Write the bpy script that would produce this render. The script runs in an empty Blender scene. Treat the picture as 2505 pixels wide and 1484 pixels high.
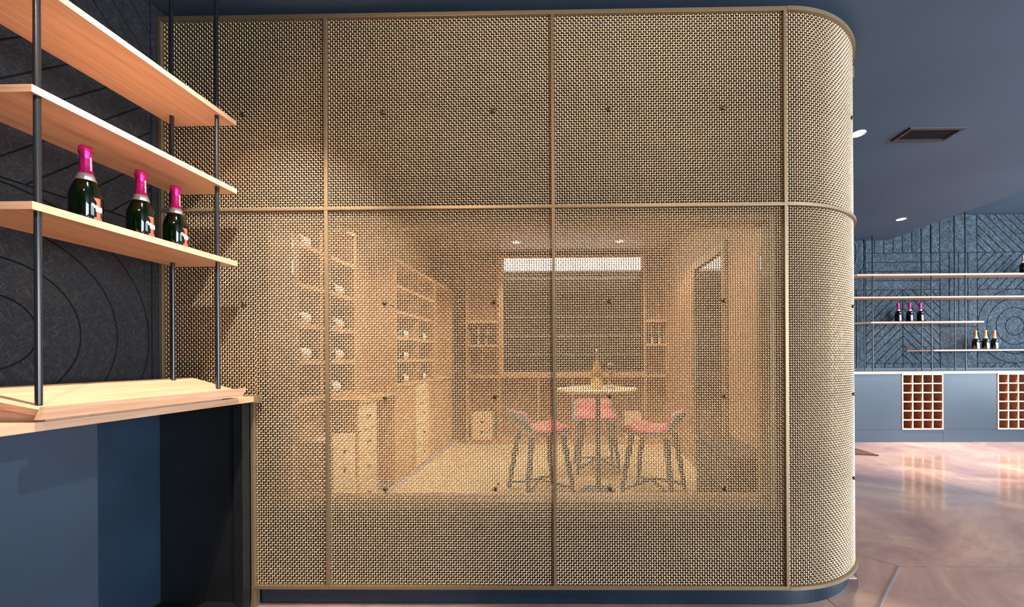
import bpy, bmesh, math, random
from mathutils import Vector, Matrix
random.seed(7)
S = bpy.context.scene
COL = S.collection
PI = math.pi
# ------------------------------------------------------------------ camera
cam_d = bpy.data.cameras.new('camera'); cam = bpy.data.objects.new('camera', cam_d); COL.objects.link(cam)
cam_d.sensor_width = 36.0; cam_d.lens = 36.0 * 975.4368 / 2505.0
cam_d.shift_x = (1252.5 - 1373.84) / 2505.0; cam_d.shift_y = (877.03 - 742.0) / 2505.0
cam_d.clip_start = 0.05; cam_d.clip_end = 100
cam.matrix_world = Matrix.Translation((0, -1.83, 1.15)) @ Matrix.Rotation(0.0131, 4, 'Z') @ Matrix.Rotation(PI/2, 4, 'X') @ Matrix.Rotation(-0.0055, 4, 'Z')
S.camera = cam
# ------------------------------------------------------------------ exposure, world
S.view_settings.view_transform = 'Standard'; S.view_settings.look = 'None'
S.view_settings.gamma = 1.0; S.view_settings.use_curve_mapping = False
S.view_settings.exposure = 0.55
try:
    S.cycles.use_denoising = True
    S.cycles.max_bounces = 8; S.cycles.transparent_max_bounces = 16
except Exception: pass
W = bpy.data.worlds.new('world'); S.world = W; W.use_nodes = True
W.node_tree.nodes['Background'].inputs[0].default_value = (0.55, 0.75, 1.0, 1)
W.node_tree.nodes['Background'].inputs[1].default_value = 0.15

def lamp(name, kind, loc, energy, color, target=None, **kw):
    d = bpy.data.lights.new(name, kind); d.energy = energy; d.color = color
    for k, v in kw.items(): setattr(d, k, v)
    o = bpy.data.objects.new(name, d); COL.objects.link(o); o.location = loc
    if target is not None:
        o.rotation_euler = (Vector(target) - Vector(loc)).to_track_quat('-Z', 'Y').to_euler()
    return o
WARM = (1.0, 0.76, 0.52); WHITE = (1.0, 0.87, 0.72); GOLD = (1.0, 0.78, 0.52); DAY = (0.72, 0.86, 1.0)
# daylight of the glazed shop front, right of and behind the camera, and of the side glazing
lamp('daylight_front', 'AREA', (5.6, -4.6, 1.5), 620, DAY, (5.0, 0, 1.3), shape='RECTANGLE', size=4.0, size_y=2.5)
lamp('daylight_side', 'AREA', (8.2, 0.2, 1.6), 330, DAY, (0, 0.2, 1.3), shape='RECTANGLE', size=4.6, size_y=2.4)
# ceiling spots of the shop (fixtures above and outside the picture)
lamp('shelf_spot', 'SPOT', (-0.88, -0.80, 2.77), 270, (1.0, 0.90, 0.78), (-1.50, -0.12, 0.95), spot_size=1.10, spot_blend=0.65, shadow_soft_size=0.02)
lamp('mesh_spot', 'SPOT', (-0.80, -1.60, 2.76), 70, GOLD, (-1.40, 0, 1.00), spot_size=0.80, spot_blend=0.8, shadow_soft_size=0.02)
lamp('screen_spot', 'SPOT', (-0.95, -1.75, 2.76), 70, GOLD, (0.2, 0, 1.3), spot_size=1.9, spot_blend=0.7, shadow_soft_size=0.04)
lamp('screen_spot', 'SPOT', (0.9, -1.75, 2.76), 35, GOLD, (0.8, 0, 1.2), spot_size=1.9, spot_blend=0.7, shadow_soft_size=0.04)
lamp('counter_spot', 'SPOT', (4.017, 3.007, 2.76), 650, (1.0, 0.82, 0.66), (4.02, 3.0, 0), spot_size=1.05, spot_blend=0.6, shadow_soft_size=0.04)
lamp('counter_spot', 'SPOT', (5.5, 3.0, 3.1), 900, (1.0, 0.82, 0.66), (5.5, 3.0, 0), spot_size=1.0, spot_blend=0.6, shadow_soft_size=0.04)
lamp('ceiling_spot', 'SPOT', (2.159, 1.146, 2.76), 130, WHITE, (2.7, 0.9, 0), spot_size=1.6, spot_blend=0.6, shadow_soft_size=0.04)
# lamps of the tasting room
for i, (x, y, e) in enumerate(((-0.9, 0.9, 26), (0.5, 1.0, 26), (-0.7, 2.7, 26), (0.7, 2.6, 26))):
    lamp('room_spot', 'SPOT', (x, y, 2.55), e * 4.0, WARM, (x, y, 0), spot_size=2.3, spot_blend=0.5, shadow_soft_size=0.06)
lamp('room_glow', 'AREA', (0, 2.0, 2.56), 26, WARM, (0, 2.0, 0), shape='RECTANGLE', size=2.4, size_y=2.4)

# ------------------------------------------------------------------ materials
MATS = {}
def newmat(name):
    m = bpy.data.materials.new(name); m.use_nodes = True
    nt = m.node_tree; b = nt.nodes['Principled BSDF']; MATS[name] = m
    return m, nt, b
def N(nt, t, **kw):
    n = nt.nodes.new(t)
    for k, v in kw.items():
        if k.startswith('i_'): n.inputs[k[2:].replace('_', ' ')].default_value = v
        else: setattr(n, k, v)
    return n
def plain(name, col, rough=0.5, metal=0.0, noise=0.08, nscale=8.0, bump=0.0, bscale=200.0, spec=0.5, coat=0.0):
    m, nt, b = newmat(name)
    b.inputs['Roughness'].default_value = rough; b.inputs['Metallic'].default_value = metal
    b.inputs['Specular IOR Level'].default_value = spec; b.inputs['Coat Weight'].default_value = coat
    tc = N(nt, 'ShaderNodeTexCoord'); n = N(nt, 'ShaderNodeTexNoise'); n.inputs['Scale'].default_value = nscale; n.inputs['Detail'].default_value = 5
    nt.links.new(tc.outputs['Object'], n.inputs['Vector'])
    r = N(nt, 'ShaderNodeValToRGB'); e = r.color_ramp.elements
    e[0].position = 0.3; e[1].position = 0.7
    e[0].color = tuple(c * (1 - noise) for c in col) + (1,); e[1].color = tuple(min(1, c * (1 + noise)) for c in col) + (1,)
    nt.links.new(n.outputs['Fac'], r.inputs['Fac']); nt.links.new(r.outputs['Color'], b.inputs['Base Color'])
    if bump:
        n2 = N(nt, 'ShaderNodeTexNoise'); n2.inputs['Scale'].default_value = bscale; nt.links.new(tc.outputs['Object'], n2.inputs['Vector'])
        bp = N(nt, 'ShaderNodeBump'); bp.inputs['Strength'].default_value = bump; bp.inputs['Distance'].default_value = 0.002
        nt.links.new(n2.outputs['Fac'], bp.inputs['Height']); nt.links.new(bp.outputs['Normal'], b.inputs['Normal'])
    return m
def wood(name, c1, c2, axis, rough=0.42, fine=1.0):
    """laminate with a straight grain along axis"""
    m, nt, b = newmat(name); b.inputs['Roughness'].default_value = rough
    tc = N(nt, 'ShaderNodeTexCoord'); mp = N(nt, 'ShaderNodeMapping')
    sc = [38 * fine] * 3; sc['xyz'.index(axis)] = 1.6 * fine; mp.inputs['Scale'].default_value = sc
    nt.links.new(tc.outputs['Object'], mp.inputs['Vector'])
    n = N(nt, 'ShaderNodeTexNoise'); n.inputs['Scale'].default_value = 1.0; n.inputs['Detail'].default_value = 6; n.inputs['Distortion'].default_value = 1.2
    nt.links.new(mp.outputs[0], n.inputs['Vector'])
    mp2 = N(nt, 'ShaderNodeMapping'); sc2 = [190 * fine] * 3; sc2['xyz'.index(axis)] = 5 * fine; mp2.inputs['Scale'].default_value = sc2
    nt.links.new(tc.outputs['Object'], mp2.inputs['Vector'])
    n2 = N(nt, 'ShaderNodeTexNoise'); n2.inputs['Scale'].default_value = 1.0; n2.inputs['Detail'].default_value = 3
    nt.links.new(mp2.outputs[0], n2.inputs['Vector'])
    mx = N(nt, 'ShaderNodeMix'); mx.data_type = 'FLOAT'; mx.inputs[0].default_value = 0.35
    nt.links.new(n.outputs['Fac'], mx.inputs[2]); nt.links.new(n2.outputs['Fac'], mx.inputs[3])
    r = N(nt, 'ShaderNodeValToRGB'); e = r.color_ramp.elements
    e[0].position = 0.33; e[0].color = c1 + (1,); e[1].position = 0.62; e[1].color = c2 + (1,)
    nt.links.new(mx.outputs[0], r.inputs['Fac']); nt.links.new(r.outputs['Color'], b.inputs['Base Color'])
    bp = N(nt, 'ShaderNodeBump'); bp.inputs['Strength'].default_value = 0.08; bp.inputs['Distance'].default_value = 0.001
    nt.links.new(n2.outputs['Fac'], bp.inputs['Height']); nt.links.new(bp.outputs['Normal'], b.inputs['Normal'])
    return m
def woodwool(name, plane, dark, light, scale, p0=0.5, p1=0.72):
    """shredded wood-wool board: crossing thin fibres, from four stretched noises"""
    m, nt, b = newmat(name); b.inputs['Roughness'].default_value = 0.75
    tc = N(nt, 'ShaderNodeTexCoord'); last = None
    for k, a in enumerate((0.5, -0.7, 1.25, 2.2)):
        r0 = N(nt, 'ShaderNodeMapping')
        if plane == 'yz': r0.inputs['Rotation'].default_value = (a, 0, 0); r0.inputs['Location'].default_value = (k, k * 2.3, 0)
        else: r0.inputs['Rotation'].default_value = (0, a, 0); r0.inputs['Location'].default_value = (k * 2.3, k, 0)
        s0 = N(nt, 'ShaderNodeMapping')
        s0.inputs['Scale'].default_value = (scale, scale * 0.09, scale) if plane == 'yz' else (scale * 0.09, scale, scale)
        nt.links.new(tc.outputs['Object'], r0.inputs['Vector']); nt.links.new(r0.outputs[0], s0.inputs['Vector'])
        n = N(nt, 'ShaderNodeTexNoise'); n.inputs['Scale'].default_value = 1; n.inputs['Detail'].default_value = 2; n.inputs['Distortion'].default_value = 0.6
        nt.links.new(s0.outputs[0], n.inputs['Vector'])
        if last is None: last = n.outputs['Fac']
        else:
            mxn = N(nt, 'ShaderNodeMath', operation='MAXIMUM'); nt.links.new(last, mxn.inputs[0]); nt.links.new(n.outputs['Fac'], mxn.inputs[1]); last = mxn.outputs[0]
    r = N(nt, 'ShaderNodeValToRGB'); e = r.color_ramp.elements
    e[0].position = p0; e[0].color = dark + (1,); e[1].position = p1; e[1].color = light + (1,)
    nt.links.new(last, r.inputs['Fac']); nt.links.new(r.outputs['Color'], b.inputs['Base Color'])
    bp = N(nt, 'ShaderNodeBump'); bp.inputs['Strength'].default_value = 0.8; bp.inputs['Distance'].default_value = 0.006
    nt.links.new(last, bp.inputs['Height']); nt.links.new(bp.outputs['Normal'], b.inputs['Normal'])
    return m
def emit(name, col, strength):
    m, nt, b = newmat(name); b.inputs['Base Color'].default_value = col + (1,)
    b.inputs['Emission Color'].default_value = col + (1,); b.inputs['Emission Strength'].default_value = strength
    return m
OAK1, OAK2 = (0.46, 0.245, 0.145), (0.64, 0.385, 0.245)
wood('oak_y', OAK1, OAK2, 'y'); wood('oak_x', OAK1, OAK2, 'x'); wood('oak_z', OAK1, OAK2, 'z')
wood('room_oak_y', (0.40, 0.22, 0.11), (0.55, 0.33, 0.18), 'y', 0.5); wood('room_oak_x', (0.40, 0.22, 0.11), (0.55, 0.33, 0.18), 'x', 0.5); wood('room_oak_z', (0.34, 0.18, 0.09), (0.48, 0.28, 0.15), 'z', 0.5)
wood('crate_wood', (0.62, 0.46, 0.30), (0.78, 0.62, 0.43), 'y', 0.6)
wood('cubby_wood', (0.30, 0.12, 0.06), (0.42, 0.19, 0.10), 'z', 0.5)
plain('black_metal', (0.010, 0.010, 0.012), 0.22, 0.0, 0.1, spec=0.6)
plain('brass_wire', (0.66, 0.50, 0.32), 0.27, 1.0, 0.10, 3)
plain('brass_frame', (0.26, 0.18, 0.105), 0.45, 0.6, 0.06, 30)
plain('button_metal', (0.10, 0.06, 0.035), 0.4, 0.8)
plain('navy_panel', (0.010, 0.024, 0.045), 0.42, 0, 0.25, 3.0, 0.05, 120)
plain('black_panel', (0.005, 0.005, 0.006), 0.5, 0, 0.3, 6, 0.05)
plain('slate_panel', (0.015, 0.027, 0.043), 0.38, 0, 0.10, 2.5, 0.03)
plain('ceiling_paint', (0.060, 0.088, 0.128), 0.62, 0, 0.10, 1.3, 0.1, 30)
plain('dark_wall', (0.007, 0.006, 0.005), 0.8)
plain('plinth_blue', (0.008, 0.020, 0.032), 0.30, 0, 0.2, 4)
plain('groove_black', (0.006, 0.007, 0.009), 0.9)
plain('green_glass', (0.0004, 0.0018, 0.0003), 0.06, 0, 0.3, 20, spec=0.5)
plain('pink_foil', (0.78, 0.03, 0.22), 0.25, 0.75, 0.15, 60, 0.3, 350)
plain('orange_foil', (0.85, 0.30, 0.12), 0.3, 0.6, 0.12, 60)
plain('pale_foil', (0.80, 0.42, 0.40), 0.3, 0.6, 0.12, 60)
plain('gold_foil', (0.80, 0.52, 0.12), 0.28, 0.9, 0.12, 30)
plain('silver_foil', (0.72, 0.66, 0.58), 0.3, 0.8, 0.2, 90, 0.3, 300)
plain('label_red', (0.62, 0.07, 0.05), 0.5); plain('label_white', (0.85, 0.84, 0.82), 0.5); plain('label_purple', (0.42, 0.20, 0.62), 0.5)
plain('label_cream', (0.82, 0.76, 0.62), 0.6)
plain('pink_fabric', (0.80, 0.16, 0.20), 0.8, 0, 0.1, 90, 0.3, 300)
plain('shell_blue', (0.06, 0.10, 0.16), 0.45); plain('shell_daylit', (0.15, 0.23, 0.33), 0.45)  # second one: paler blue for the stool shells, daylight put into the colour
plain('cream_panel', (0.75, 0.66, 0.54), 0.5)
plain('lavender_edge', (0.42, 0.42, 0.52), 0.45)
plain('steel', (0.45, 0.50, 0.56), 0.3, 0.9)
plain('room_wall', (0.30, 0.17, 0.095), 0.6, 0, 0.08, 3)
plain('room_ceiling', (0.16, 0.10, 0.065), 0.7)
plain('grille_brown', (0.05, 0.028, 0.03), 0.5)
plain('mat_brown', (0.05, 0.022, 0.012), 0.7)
plain('dark_screen', (0.012, 0.012, 0.014), 0.12, 0, 0.1)
emit('led_white', (1.0, 0.93, 0.88), 6.0); emit('downlight_glow', (1.0, 0.90, 0.72), 14.0)
# polished, mottled reddish concrete
m, nt, b = newmat('concrete'); b.inputs['Roughness'].default_value = 0.2; b.inputs['Specular IOR Level'].default_value = 0.5
tc = N(nt, 'ShaderNodeTexCoord'); n1 = N(nt, 'ShaderNodeTexNoise'); n1.inputs['Scale'].default_value = 1.3; n1.inputs['Detail'].default_value = 8; n1.inputs['Roughness'].default_value = 0.62; n1.inputs['Distortion'].default_value = 1.1
nt.links.new(tc.outputs['Object'], n1.inputs['Vector'])
r = N(nt, 'ShaderNodeValToRGB'); e = r.color_ramp.elements
e[0].position = 0.3; e[0].color = (0.17, 0.105, 0.110, 1); e[1].position = 0.75; e[1].color = (0.46, 0.31, 0.235, 1)
x = e.new(0.52); x.color = (0.28, 0.180, 0.158, 1)
nt.links.new(n1.outputs['Fac'], r.inputs['Fac']); nt.links.new(r.outputs['Color'], b.inputs['Base Color'])
n2 = N(nt, 'ShaderNodeTexNoise'); n2.inputs['Scale'].default_value = 5; n2.inputs['Detail'].default_value = 7; nt.links.new(tc.outputs['Object'], n2.inputs['Vector'])
mr = N(nt, 'ShaderNodeMapRange'); mr.inputs[1].default_value = 0.3; mr.inputs[2].default_value = 0.7; mr.inputs[3].default_value = 0.09; mr.inputs[4].default_value = 0.22
nt.links.new(n2.outputs['Fac'], mr.inputs[0]); nt.links.new(mr.outputs[0], b.inputs['Roughness'])
# tasting-room floor
plain('room_floor', (0.72, 0.54, 0.36), 0.35, 0, 0.07, 4)
woodwool('wool_left', 'yz', (0.008, 0.008, 0.010), (0.060, 0.058, 0.066), 300, 0.57, 0.80)
woodwool('wool_back', 'xz', (0.006, 0.010, 0.014), (0.115, 0.180, 0.240), 170, 0.57, 0.76)
# clear pane: mostly see-through, mirrors at grazing angles
m, nt, b = newmat('pane_glass'); nt.nodes.remove(b); out = nt.nodes['Material Output']
tr = N(nt, 'ShaderNodeBsdfTransparent'); gl = N(nt, 'ShaderNodeBsdfGlossy'); gl.inputs['Roughness'].default_value = 0.02
tr.inputs[0].default_value = (0.93, 0.95, 0.95, 1)
fr = N(nt, 'ShaderNodeFresnel'); fr.inputs[0].default_value = 1.45; mxs = N(nt, 'ShaderNodeMixShader')
nt.links.new(fr.outputs[0], mxs.inputs[0]); nt.links.new(tr.outputs[0], mxs.inputs[1]); nt.links.new(gl.outputs[0], mxs.inputs[2]); nt.links.new(mxs.outputs[0], out.inputs[0])
# wine glass
m, nt, b = newmat('wine_glass'); b.inputs['Transmission Weight'].default_value = 1.0; b.inputs['Roughness'].default_value = 0.0; b.inputs['IOR'].default_value = 1.3

# ------------------------------------------------------------------ helpers
class MB:
    def __init__(self): self.v = []; self.f = []; self.sm = []
    def add(self, vs, fs, smooth=False):
        o = len(self.v); self.v += [tuple(p) for p in vs]
        for f in fs: self.f.append(tuple(i + o for i in f)); self.sm.append(smooth)
        return self
    def box(self, x0, x1, y0, y1, z0, z1):
        return self.add([(x0,y0,z0),(x1,y0,z0),(x1,y1,z0),(x0,y1,z0),(x0,y0,z1),(x1,y0,z1),(x1,y1,z1),(x0,y1,z1)],
                        [(3,2,1,0),(4,5,6,7),(0,1,5,4),(1,2,6,5),(2,3,7,6),(3,0,4,7)])
    def hexa(self, p): return self.add(p, [(3,2,1,0),(4,5,6,7),(0,1,5,4),(1,2,6,5),(2,3,7,6),(3,0,4,7)])
    def tube(self, pts, rad, n=12, caps=True):
        pts = [Vector(p) for p in pts]; rings = []
        if not isinstance(rad, (list, tuple)): rad = [rad] * len(pts)
        for i, p in enumerate(pts):
            d = (pts[min(i+1, len(pts)-1)] - pts[max(i-1, 0)]).normalized()
            a = Vector((0,0,1)) if abs(d.z) < .9 else Vector((1,0,0))
            u = d.cross(a).normalized(); w = d.cross(u).normalized()
            rings.append([p + (u*math.cos(2*PI*k/n) + w*math.sin(2*PI*k/n)) * rad[i] for k in range(n)])
        vs = [q for r in rings for q in r]; fs = []
        for i in range(len(pts)-1):
            for k in range(n): fs.append((i*n+k, i*n+(k+1) % n, (i+1)*n+(k+1) % n, (i+1)*n+k))
        self.add(vs, fs, True)
        if caps: self.add(rings[0], [tuple(range(n))]); self.add(rings[-1], [tuple(range(n-1, -1, -1))])
        return self
    def lathe(self, prof, c=(0,0,0), n=24):
        vs = []; fs = []
        for r, z in prof:
            for k in range(n): vs.append((c[0] + r*math.cos(2*PI*k/n), c[1] + r*math.sin(2*PI*k/n), c[2] + z))
        for i in range(len(prof)-1):
            for k in range(n): fs.append((i*n+k, i*n+(k+1) % n, (i+1)*n+(k+1) % n, (i+1)*n+k))
        return self.add(vs, fs, True)
    def prism(self, poly, f0, f1):
        """poly: 2-D points; f0, f1 map a point to the back and front 3-D position"""
        n = len(poly); vs = [f0(*p) for p in poly] + [f1(*p) for p in poly]
        fs = [tuple(range(n-1, -1, -1)), tuple(range(n, 2*n))] + [(i, (i+1) % n, n+(i+1) % n, n+i) for i in range(n)]
        return self.add(vs, fs)
    def mesh(self, name, mat, off=(0,0,0), bevel=0.0, recalc=True):
        me = bpy.data.meshes.new(name)
        me.from_pydata([(a-off[0], b-off[1], c-off[2]) for a, b, c in self.v], [], self.f)
        me.polygons.foreach_set('use_smooth', self.sm)
        if bevel or recalc:
            bm = bmesh.new(); bm.from_mesh(me)
            if recalc: bmesh.ops.recalc_face_normals(bm, faces=bm.faces)
            if bevel: bmesh.ops.bevel(bm, geom=bm.edges[:], offset=bevel, segments=2, affect='EDGES', profile=0.6)
            bm.to_mesh(me); bm.free()
        me.materials.append(MATS[mat]); return me
def wloc(o):
    v = Vector((0,0,0))
    while o is not None: v = v + o.location; o = o.parent
    return v
def put(name, mb, mat, parent=None, bevel=0.0, recalc=True):
    """link one mesh object; the shape is given in world metres, stored relative to its parent"""
    off = wloc(parent) if parent else (0,0,0)
    o = bpy.data.objects.new(name, mb.mesh(name, mat, off, bevel, recalc)); COL.objects.link(o)
    if parent: o.parent = parent
    return o
def tag(o, label, cat, group=None, kind=None):
    o['label'] = label; o['category'] = cat
    if group: o['group'] = group
    if kind: o['kind'] = kind
    return o
def thing(name, label, cat, loc=(0,0,0), group=None):
    o = bpy.data.objects.new(name, None); COL.objects.link(o); o.location = loc; o.empty_display_size = 0.05
    return tag(o, label, cat, group)
def struct(name, mb=None, mat=None, parent=None):
    if mb is None:
        o = bpy.data.objects.new(name, None); COL.objects.link(o)
    else: o = put(name, mb, mat, parent)
    if parent is None: o['kind'] = 'structure'
    return o
def dup(root, loc, label, group=None, rotz=None):
    r = root.copy(); COL.objects.link(r); r.location = loc; r['label'] = label
    if group: r['group'] = group
    if rotz is not None: r.rotation_euler = (0, 0, rotz)
    for ch in list(root.children):
        c = ch.copy(); COL.objects.link(c); c.parent = r
        for g in list(ch.children):
            d = g.copy(); COL.objects.link(d); d.parent = c
    return r
def clip(poly, a, b, c):
    """keep the part of a convex polygon with a*s + b*t <= c"""
    out = []
    for i in range(len(poly)):
        p, q = poly[i], poly[(i+1) % len(poly)]
        dp = a*p[0] + b*p[1] - c; dq = a*q[0] + b*q[1] - c
        if dp <= 0: out.append(p)
        if (dp < 0 < dq) or (dq < 0 < dp):
            k = dp / (dp - dq); out.append((p[0] + k*(q[0]-p[0]), p[1] + k*(q[1]-p[1])))
    return out
def area(p): return abs(sum(p[i][0]*p[(i+1) % len(p)][1] - p[(i+1) % len(p)][0]*p[i][1] for i in range(len(p)))) / 2 if len(p) > 2 else 0

# ------------------------------------------------------------------ setting: floor, ceiling, outer walls
XL, YB, ZC = -1.90, 3.88, 2.80
floor = struct('floor', MB().box(-2.0, 8.6, -5.0, 4.0, -0.08, -0.004), 'groove_black')
Np = (1.819, 0.383)
polyA = [Np, (8.6, 0.383), (8.6, 4.0), (-1.80, 4.0)]
polyC = [Np, (-1.80, 4.0), (-2.0, 4.0), (-2.0, -3.14)]
polyB = [Np, (-2.0, -3.14), (-2.0, -5.0), (8.6, -5.0), (8.6, 0.383)]
def inset(poly, g):
    cx = sum(p[0] for p in poly)/len(poly); cy = sum(p[1] for p in poly)/len(poly); out = list(poly)
    for i in range(len(poly)):
        p, q = poly[i], poly[(i+1) % len(poly)]
        nx, ny = q[1]-p[1], p[0]-q[0]; L = math.hypot(nx, ny); nx /= L; ny /= L
        if nx*cx + ny*cy > nx*p[0] + ny*p[1]: nx, ny = -nx, -ny
        out = clip(out, nx, ny, nx*p[0] + ny*p[1] - g)
    return out
for poly in (polyA, polyB, clip(polyC, 1, 0, 1.235), clip(polyC, -1, 0, -1.235)):
    put('slab', MB().prism(inset(poly, 0.0022), lambda s, t: (s, t, -0.06), lambda s, t: (s, t, 0.0)), 'concrete', floor)
dx, dy = -0.735, -0.678
struct('trim_1', MB().hexa([(Np[0]+dx*a + b*dy*.0035, Np[1]+dy*a - b*dx*.0035, z) for z in (-0.004, 0.004) for a, b in ((0.0,-1),(0.0,1),(0.95,1),(0.95,-1))]), 'steel')
struct('ceiling', MB().box(-2.1, 4.55, -5.0, 4.1, ZC, ZC+0.36), 'ceiling_paint')
struct('ceiling_upper', MB().box(4.55, 8.7, -5.0, 4.1, 3.165, 3.24), 'ceiling_paint')
struct('wall_right', MB().box(8.6, 8.7, -5.0, 4.0, 0, 3.2), 'slate_panel')
struct('wall_front', MB().box(-2.0, 8.7, -5.1, -5.0, 0, 3.2), 'slate_panel')

# carved wood-wool boards: strips and rings are real pieces with recessed joints between them
GAP = 0.005
def wool_piece(parent, polys, place, mat):
    mb = MB()
    for p in polys: mb.prism(p, lambda s, t: place(s, t, 0), lambda s, t: place(s, t, 1))
    put('board_strip', mb, mat, parent)
def strips(parent, place, mat, rect, angle, pitch, off=0.0):
    s0, s1, t0, t1 = rect; nx, ny = -math.sin(angle), math.cos(angle)
    base = [(s0+GAP, t0+GAP), (s1-GAP, t0+GAP), (s1-GAP, t1-GAP), (s0+GAP, t1-GAP)]
    pr = [nx*p[0] + ny*p[1] for p in base]
    k = math.floor((min(pr) - off) / pitch)
    while off + k*pitch < max(pr):
        p = clip(base, nx, ny, off + (k+1)*pitch - GAP)
        if len(p) > 2: p = clip(p, -nx, -ny, -(off + k*pitch + GAP))
        if len(p) > 2 and area(p) > 2e-4: wool_piece(parent, [p], place, mat)
        k += 1
def plate(parent, place, mat, rect):
    strips(parent, place, mat, rect, 0, 9.0, rect[2] - 1)
def rings(parent, place, mat, rect, c, step, count):
    s0, s1, t0, t1 = rect
    def cl(p):
        for a, b, q in ((1,0,s1-GAP), (-1,0,-(s0+GAP)), (0,1,t1-GAP), (0,-1,-(t0+GAP))):
            if len(p) > 2: p = clip(p, a, b, q)
        return p
    for k in range(count + 1):
        ra = k*step + (GAP if k else 0); rb = (k+1)*step - GAP if k < count else 3.0
        n = 48; ps = []
        for i in range(n):
            a0, a1 = 2*PI*i/n, 2*PI*(i+1)/n
            q = [(c[0]+ra*math.cos(a0), c[1]+ra*math.sin(a0)), (c[0]+rb*math.cos(a0), c[1]+rb*math.sin(a0)),
                 (c[0]+rb*math.cos(a1), c[1]+rb*math.sin(a1)), (c[0]+ra*math.cos(a1), c[1]+ra*math.sin(a1))]
            if k == 0: q = q[1:3] + [c]
            p = cl(q)
            if area(p) > 1e-6: ps.append(p)
        if ps: wool_piece(parent, ps, place, mat)
# back wall behind the long counter
wb = struct('wall_back', MB().box(-2.0, 8.7, YB+0.012, YB+0.15, 0, 3.24), 'groove_black')
pb = lambda s, t, k: (s, YB + 0.013 - 0.013*k, t)
U = 0.521; S0, T0 = 4.240, 1.056; q = U/4
TT = [T0 + U*i for i in range(-2, 5)]; TT = [T0-U*2, T0-U, T0, T0+U, T0+2*U, T0+3*U, T0+4*U]
def WB(rect, angle=None, off=0.0):
    if angle is None: plate(wb, pb, 'wool_back', rect)
    else: strips(wb, pb, 'wool_back', rect, angle, q if abs(math.sin(2*angle)) < 0.1 else q*0.7071*1.0, off)
A0, A1, B1, C1, D1 = S0, S0+2*U, S0+3*U, S0+5*U, S0+6*U
am = S0+U
d45 = PI/4
def chev_up(s0, s1, t0, t1):            # two halves, strips falling away from the middle
    sm = (s0+s1)/2; r2 = 0.70711
    strips(wb, pb, 'wool_back', (s0, sm, t0, t1), d45, q*r2*1.414/1.414*1.0*1.0*1.0, (-sm + t1)*r2)
    strips(wb, pb, 'wool_back', (sm, s1, t0, t1), -d45, q*r2, (sm + t1)*r2)
chev_up(A0, A1, TT[2], TT[4])
WB((A0, A1, TT[1], TT[2]), PI/2, -S0)
WB((A0, A1, TT[4], TT[5]), 0, TT[4]); WB((A0, A1, TT[5], 3.16), PI/2, -S0)
WB((A1, B1, TT[3], TT[5]), PI/2, -S0); WB((A1, B1, TT[5], 3.16)); WB((A1, B1, TT[1], TT[3]))
strips(wb, pb, 'wool_back', (B1, C1, TT[5], 3.16), -d45, q*0.7071, (B1+TT[5])*0.7071)
strips(wb, pb, 'wool_back', (B1, C1, TT[4], TT[5]), d45, q*0.7071, (-B1+TT[5])*0.7071)
rings(wb, pb, 'wool_back', (B1, C1, TT[2], TT[4]), (B1+U, TT[3]), q, 4)
chev_up(B1, C1, TT[1], TT[2])
rings(wb, pb, 'wool_back', (A0-2*U, A0, TT[4], 3.16), (A0-U, TT[5]), q, 4); WB((A0-2*U, A0, TT[1], TT[4]), PI/2, -S0)
WB((C1, D1+U, TT[3], TT[5]), PI/2, -S0); WB((C1, D1+U, TT[1], TT[3])); WB((C1, D1+U, TT[5], 3.16), 0, TT[5])
GAP = 0.003
# left wall beside the shelves
wl = struct('wall_left', MB().box(XL-0.15, XL-0.012, -5.0, 4.0, 0, ZC), 'groove_black')
pl = lambda s, t, k: (XL - 0.013 + 0.013*k, s, t)
rings(wl, pl, 'wool_left', (-1.07, -0.028, 0.98, 1.771), (-0.549, 1.25), 0.127, 4)
strips(wl, pl, 'wool_left', (-1.07, -0.028, 1.771, 2.292), d45, q*0.7071, 0.1)
strips(wl, pl, 'wool_left', (-1.07, -0.028, 2.292, 2.795), -d45, q*0.7071, 0.1)
plate(wl, pl, 'wool_left', (-0.028, 0.07, 0.0, 2.795)); plate(wl, pl, 'wool_left', (-2.6, -1.07, 0.0, 2.795)); plate(wl, pl, 'wool_left', (-1.07, -0.028, 0.0, 0.98))
plate(wl, pl, 'wool_left', (-5.0, -2.6, 0.0, 2.795))

# ------------------------------------------------------------------ the tasting room behind the screen: shell
YW = 0.12; R0 = 0.598; XJ = 1.013
def path_curve(off, n=24, y_end=3.86):
    """plan of the box corner, inset by off behind the screen plane"""
    p = [(XJ + (R0-off)*math.sin(a), R0 - (R0-off)*math.cos(a)) for a in [PI/2*i/n for i in range(n+1)]]
    return p
def extrude_path(path_o, path_i, z0, z1):
    mb = MB()
    for i in range(len(path_o)-1):
        (a, b), (c, d) = path_o[i], path_o[i+1]; (e, f), (g, h) = path_i[i], path_i[i+1]
        mb.hexa([(a,b,z0),(c,d,z0),(g,h,z0),(e,f,z0),(a,b,z1),(c,d,z1),(g,h,z1),(e,f,z1)])
    return mb
OX0, OX1, OZ0, OZ1 = -1.455, 1.000, 0.430, 1.840
wf = struct('wall_middle', MB().box(-1.9, OX0, YW, YW+0.14, 0, ZC).box(OX1, XJ, YW, YW+0.14, 0, ZC).box(OX0, OX1, YW, YW+0.14, 0, OZ0).box(OX0, OX1, YW, YW+0.14, OZ1, ZC), 'dark_wall')
cv = path_curve(YW) ; ci = path_curve(YW+0.10)
struct('wall_corner', extrude_path(cv, ci, 0.0, ZC), 'dark_wall')
struct('wall_side', MB().box(XJ+R0-YW-0.10, XJ+R0-YW, R0, YB, 0, ZC), 'dark_wall')
w1 = struct('window_1')
fw = 0.066
put('frame', MB().box(OX0, OX0+fw, YW-0.03, YW+0.10, OZ0, OZ1), 'brass_frame', w1, 0.003)
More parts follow.
